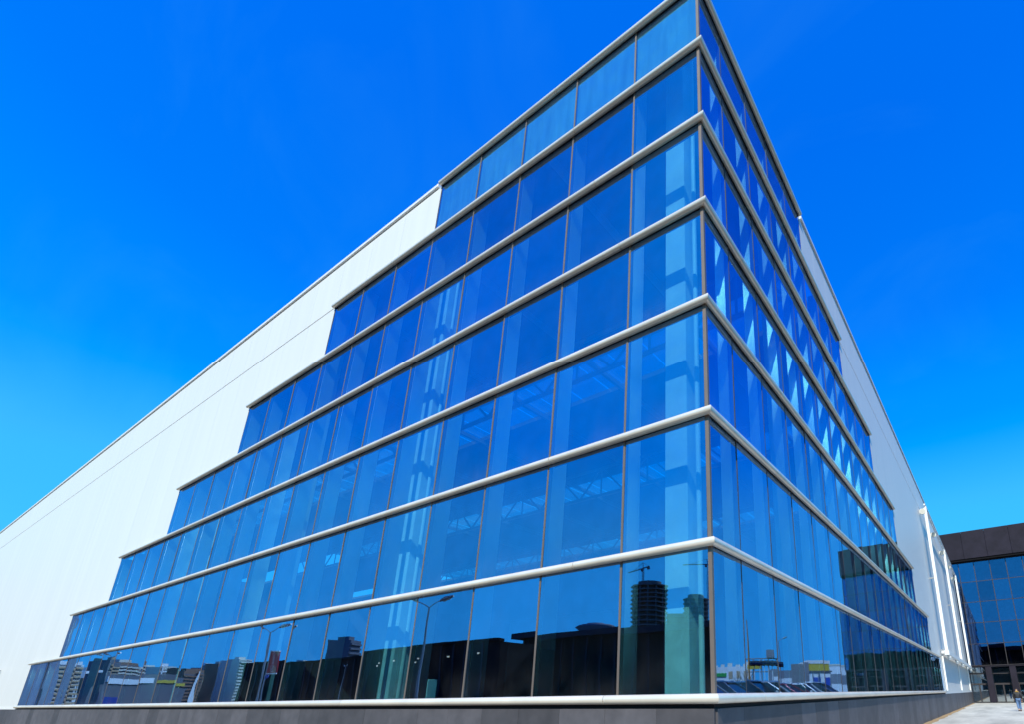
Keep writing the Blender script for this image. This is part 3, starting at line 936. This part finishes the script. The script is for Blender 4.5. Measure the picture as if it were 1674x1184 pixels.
# ---- car park side
_car = {}
def car(loc, rz, paint, label):
    t = empty('parked_car', loc, rz)
    tag(t, label, 'car', 'cars parked along the side pavement')
    if not _car:
        # body: side profile (x forward, z up), lofted across the width with tumblehome
        prof = [(-2.3, .42), (-2.35, .75), (-2.28, 1.08), (-1.2, 1.16), (.75, 1.12), (1.5, 1.06), (2.15, .92), (2.3, .68), (2.28, .42)]
        bm = bmesh.new()
        rows = []
        for yy, sc2 in ((-.93, .96), (-.88, 1.0), (0, 1.02), (.88, 1.0), (.93, .96)):
            rows.append([bm.verts.new((x * (1 if abs(yy) < .9 else .985), yy, .42 + (z - .42) * sc2)) for x, z in prof])
        for a, b in zip(rows, rows[1:]):
            for i in range(len(prof)):
                j = (i + 1) % len(prof)
                bm.faces.new((a[i], b[i], b[j], a[j]))
        bm.faces.new(rows[0]); bm.faces.new(rows[-1])
        bmesh.ops.recalc_face_normals(bm, faces=bm.faces[:])
        _car['body'] = bm_mesh(bm, True)
        bm = bmesh.new()
        lo = [(-2.15, -.84, 1.08), (1.05, -.84, 1.08), (1.05, .84, 1.08), (-2.15, .84, 1.08)]
        hi = [(-1.85, -.64, 1.74), (.05, -.66, 1.76), (.05, .66, 1.76), (-1.85, .64, 1.74)]
        a = [bm.verts.new(p) for p in lo]; b = [bm.verts.new(p) for p in hi]
        for i in range(4): bm.faces.new((a[i], a[(i + 1) % 4], b[(i + 1) % 4], b[i]))
        bm.faces.new(b)
        bmesh.ops.recalc_face_normals(bm, faces=bm.faces[:])
        _car['cabin'] = bm_mesh(bm)
        bm = bmesh.new()
        add_box(bm, -1.95, .12, -.68, .68, 1.75, 1.82)
        bmesh.ops.bevel(bm, geom=bm.edges[:], offset=0.03, segments=2, affect='EDGES')
        for s_ in (-1, 1):
            add_tube(bm, [(1.08, s_ * .85, 1.09), (.06, s_ * .67, 1.78)], 0.04, 6)
            add_tube(bm, [(-.75, s_ * .86, 1.09), (-.75, s_ * .66, 1.78)], 0.035, 6)
            add_tube(bm, [(-2.17, s_ * .85, 1.09), (-1.87, s_ * .65, 1.77)], 0.06, 6)
        _car['roof'] = bm_mesh(bm, True)
        bm = bmesh.new(); add_tube(bm, [(0, -.11, 0), (0, .11, 0)], .36, 18); _car['tyre'] = bm_mesh(bm)
        bm = bmesh.new(); add_tube(bm, [(0, -.115, 0), (0, .115, 0)], .22, 12); _car['rim'] = bm_mesh(bm)
        bm = bmesh.new(); add_tube(bm, [(0, -.2, 0), (0, .2, 0)], .09, 10); _car['light'] = bm_mesh(bm)
        bm = bmesh.new()
        for s_ in (-1, 1): add_tube(bm, [(-1.8, s_ * .6, 1.87), (0, s_ * .6, 1.88)], .025, 6)
        _car['rails'] = bm_mesh(bm)
        bm = bmesh.new(); add_tube(bm, [(0, -.1, 0), (0, .1, .02)], .09, 8); _car['mirror'] = bm_mesh(bm)
    place('body', _car['body'], paint, t)
    place('windows', _car['cabin'], M['car_glass'], t)
    place('roof', _car['roof'], paint, t)
    place('roof_rails', _car['rails'], M['chrome'], t)
    for x in (-1.4, 1.4):
        for y in (-.82, .82):
            tyre = place('tyre', _car['tyre'], M['tyre'], t, (x, y, .36))
            place('rim', _car['rim'], M['chrome'], tyre)
    for y in (-.6, .6):
        place('headlight', _car['light'], M['lamp_white'], t, (2.22, y, .82))
        place('tail_light', _car['light'], M['red'], t, (-2.27, y, .95))
        place('mirror', _car['mirror'], paint, t, (.72, y * 1.72, 1.18))
cols = ['dark blue', 'teal', 'silver', 'navy', 'black', 'silver grey', 'red', 'white', 'black', 'blue']
pts = [0, 1, 5, 6, 3, 2, 4, 7, 3, 0]
for i in range(10):
    car((9.0 + rnd.uniform(-.25, .25), 9.6 + i * 2.95, 0.50), math.pi + rnd.uniform(-.04, .04), M['paint%d' % pts[i]],
        '%s off-road car parked nose to the kerb, %s from the glass corner' % (cols[i], ('first', 'second', 'third', 'fourth', 'fifth', 'sixth', 'seventh', 'eighth', 'ninth', 'tenth')[i]))
# flagpoles
for i, (x, y) in enumerate(((21.6, 49.1), (21.1, 49.4), (20.6, 49.7), (20.1, 49.9), (19.7, 50.2), (19.3, 50.4), (18.8, 50.7))):
    t = empty('flagpole', (x, y, 0.5))
    tag(t, 'white flagpole with striped flag, %s in the row counted from the glass corner' % ('first', 'second', 'third', 'fourth', 'fifth', 'sixth', 'seventh')[i], 'flagpole', 'flagpoles in the car park')
    tube('pole', [(0, 0, 0), (0, 0, 4.95)], [.05, .03], M['white'], t, 8)
    for j, mm in enumerate(('white', 'blue', 'red')):
        bm = bmesh.new()
        v = []
        for q in range(7):
            xx = 0.04 - q * .12
            yy = .05 * math.sin(q * 1.3 + i)
            zz = 4.85 - j * .2 - q * .02
            v.append((bm.verts.new((xx, yy, zz)), bm.verts.new((xx, yy, zz - .197))))
        for a, b in zip(v, v[1:]): bm.faces.new((a[0], b[0], b[1], a[1]))
        bmesh.ops.solidify(bm, geom=bm.faces[:], thickness=0.01)
        place('flag_stripe', bm_mesh(bm, True), M[mm], t)
o = empty('boom_mast', (21.5, 49.0, 0.5)); tag(o, 'tall orange mast behind the row of flagpoles', 'mast')
tube('mast', [(.2, .4, 0), (-.4, -1.2, 9.4)], [.14, .06], M['orange'], o, 8)
box('mast_base', -.1, .5, .1, .7, 0, .3, M['slate'], o)
# billboard, kiosk, shops, gantry, sheds, trees
o = empty('billboard', (13.3, 42.3, 0.5), R(150)); tag(o, 'plain grey-blue billboard panel on two legs in the car park', 'billboard')
box('panel', -.62, .62, -.08, .08, 1.1, 3.95, M['grey_clad'], o, .01)
for x in (-.5, .5): box('leg', x - .05, x + .05, -.05, .05, 0, 1.096, M['lamp_grey'], o)
o = empty('kiosk', (21.5, 74.5, 0), R(150)); tag(o, 'white kiosk with blue boards beside the billboard', 'kiosk')
box('wall', -1.7, 1.7, -1.5, 1.5, 0, 4.6, M['white'], o)
box('roof', -1.9, 1.9, -1.7, 1.7, 4.604, 4.8, M['slate'], o)
for x in (-1.5, .3): box('board', x, x + 1.2, 1.51, 1.56, 2.6, 3.8, M['blue'], o)
for x in (-1.6, -.55, .5, 1.6): box('post', x - .05, x + .05, 1.57, 1.68, 0, 4.55, M['lamp_grey'], o)
o = empty('corner_shop', (34, 114, 0), R(150)); tag(o, 'brown shop with yellow fascia and white roof edge', 'shop')
box('wall', -3, 3, -8, 0, 0, 7.2, M['brown'], o)
box('fascia_board', -2.9, 2.9, .01, .3, 6.1, 8.0, M['yellow'], o)
box('roof_rim', -3.1, 3.1, -8, .4, 8.004, 8.8, M['white'], o)
o = empty('gantry', (44.2, 106.6, 0), R(150)); tag(o, 'grey steel gantry with a yellow board behind the flagpoles', 'gantry')
for x in (-4, -2.2, -.4, 1.4, 3.2): box('post', x - .12, x + .12, -.12, .12, 0, 9.4, M['steel'], o)
for z in (4.2, 6.4, 9.4): tube('beam', [(-4.1, 0, z), (3.4, 0, z)], .14, M['steel'], o, 6)
box('board', -3.6, -.6, .16, .3, 7.0, 8.0, M['yellow'], o)
box('cabin', 1.0, 2.8, -.8, .8, 9.56, 11.4, M['grey_clad'], o)
o = empty('white_shed', (136, 267, 0), R(150)); tag(o, 'long low white shed on the horizon', 'building')
box('wall', -24, 16, -20, 0, 0, 17.6, M['white'], o)
for i in range(9): box('roof_unit', -22 + i * 4.3, -19.6 + i * 4.3, -6, -3, 17.604, 18.8 + (i % 3) * .5, M['cream'], o)
for i in range(10): box('wall_band', -23.5 + i * 3.9, -21.5 + i * 3.9, .01, .1, 11, 15, M['tan'], o)
o = empty('green_shop', (64.5, 120, 0), R(150)); tag(o, 'white shop with a green fascia near the bare trees', 'shop')
box('wall', -2.4, 2.4, -6, 0, 0, 8.6, M['white'], o)
box('fascia_board', -2.5, 2.5, .01, .3, 6.6, 7.5, M['green'], o)
box('shop_window', -2, 2, .01, .06, 1, 5.4, M['car_glass'], o)
o = empty('pale_warehouse', (55, 225, 0), R(150)); tag(o, 'pale flat warehouse beside the dark building', 'building')
box('wall', -13, 13, -14, 0, 0, 12.6, M['white'], o)
box('window_band', -12, 12, .01, .1, 5, 9, M['grey_clad'], o)
box('roof_rim', -13.2, 13.2, -14, .2, 12.604, 13.3, M['cream'], o)
o = empty('grey_warehouse', (51, 140, 0), R(150)); tag(o, 'grey warehouse with a pale band behind the billboard', 'building')
box('wall', -4, 4, -8, 0, 0, 8.4, M['grey_clad'], o)
box('pale_band', -3.9, 3.9, .01, .1, 4.6, 6.2, M['white'], o)
for i, (x, y, h) in enumerate(((46.5, 95, 7.4), (44.6, 95.6, 8.0), (43.2, 96.4, 7.0))):
    t = empty('bare_tree', (x, y, 0))
    tag(t, 'leafless %s tree beside the green shop' % ('left', 'middle', 'right')[i], 'tree', 'bare trees by the shops')
    tube('trunk', [(0, 0, 0), (.05, 0, h * .3), (0, .05, h * .6)], [.16, .12, .08], M['twig'], t, 8)
    bm = bmesh.new()
    for k in range(46):
        z0 = h * rnd.uniform(.22, .6)
        a, l = rnd.uniform(0, 6.28), rnd.uniform(.8, 1.7)
        p1 = (l * .5 * math.cos(a), l * .5 * math.sin(a), z0 + l * .7)
        p2 = (l * math.cos(a + .3), l * math.sin(a + .3), min(h, z0 + l * 1.5))
        add_tube(bm, [(0, 0, z0), p1, p2], [.05, .035, .012], 4, False)
    place('crown', bm_mesh(bm), M['twig'], t)
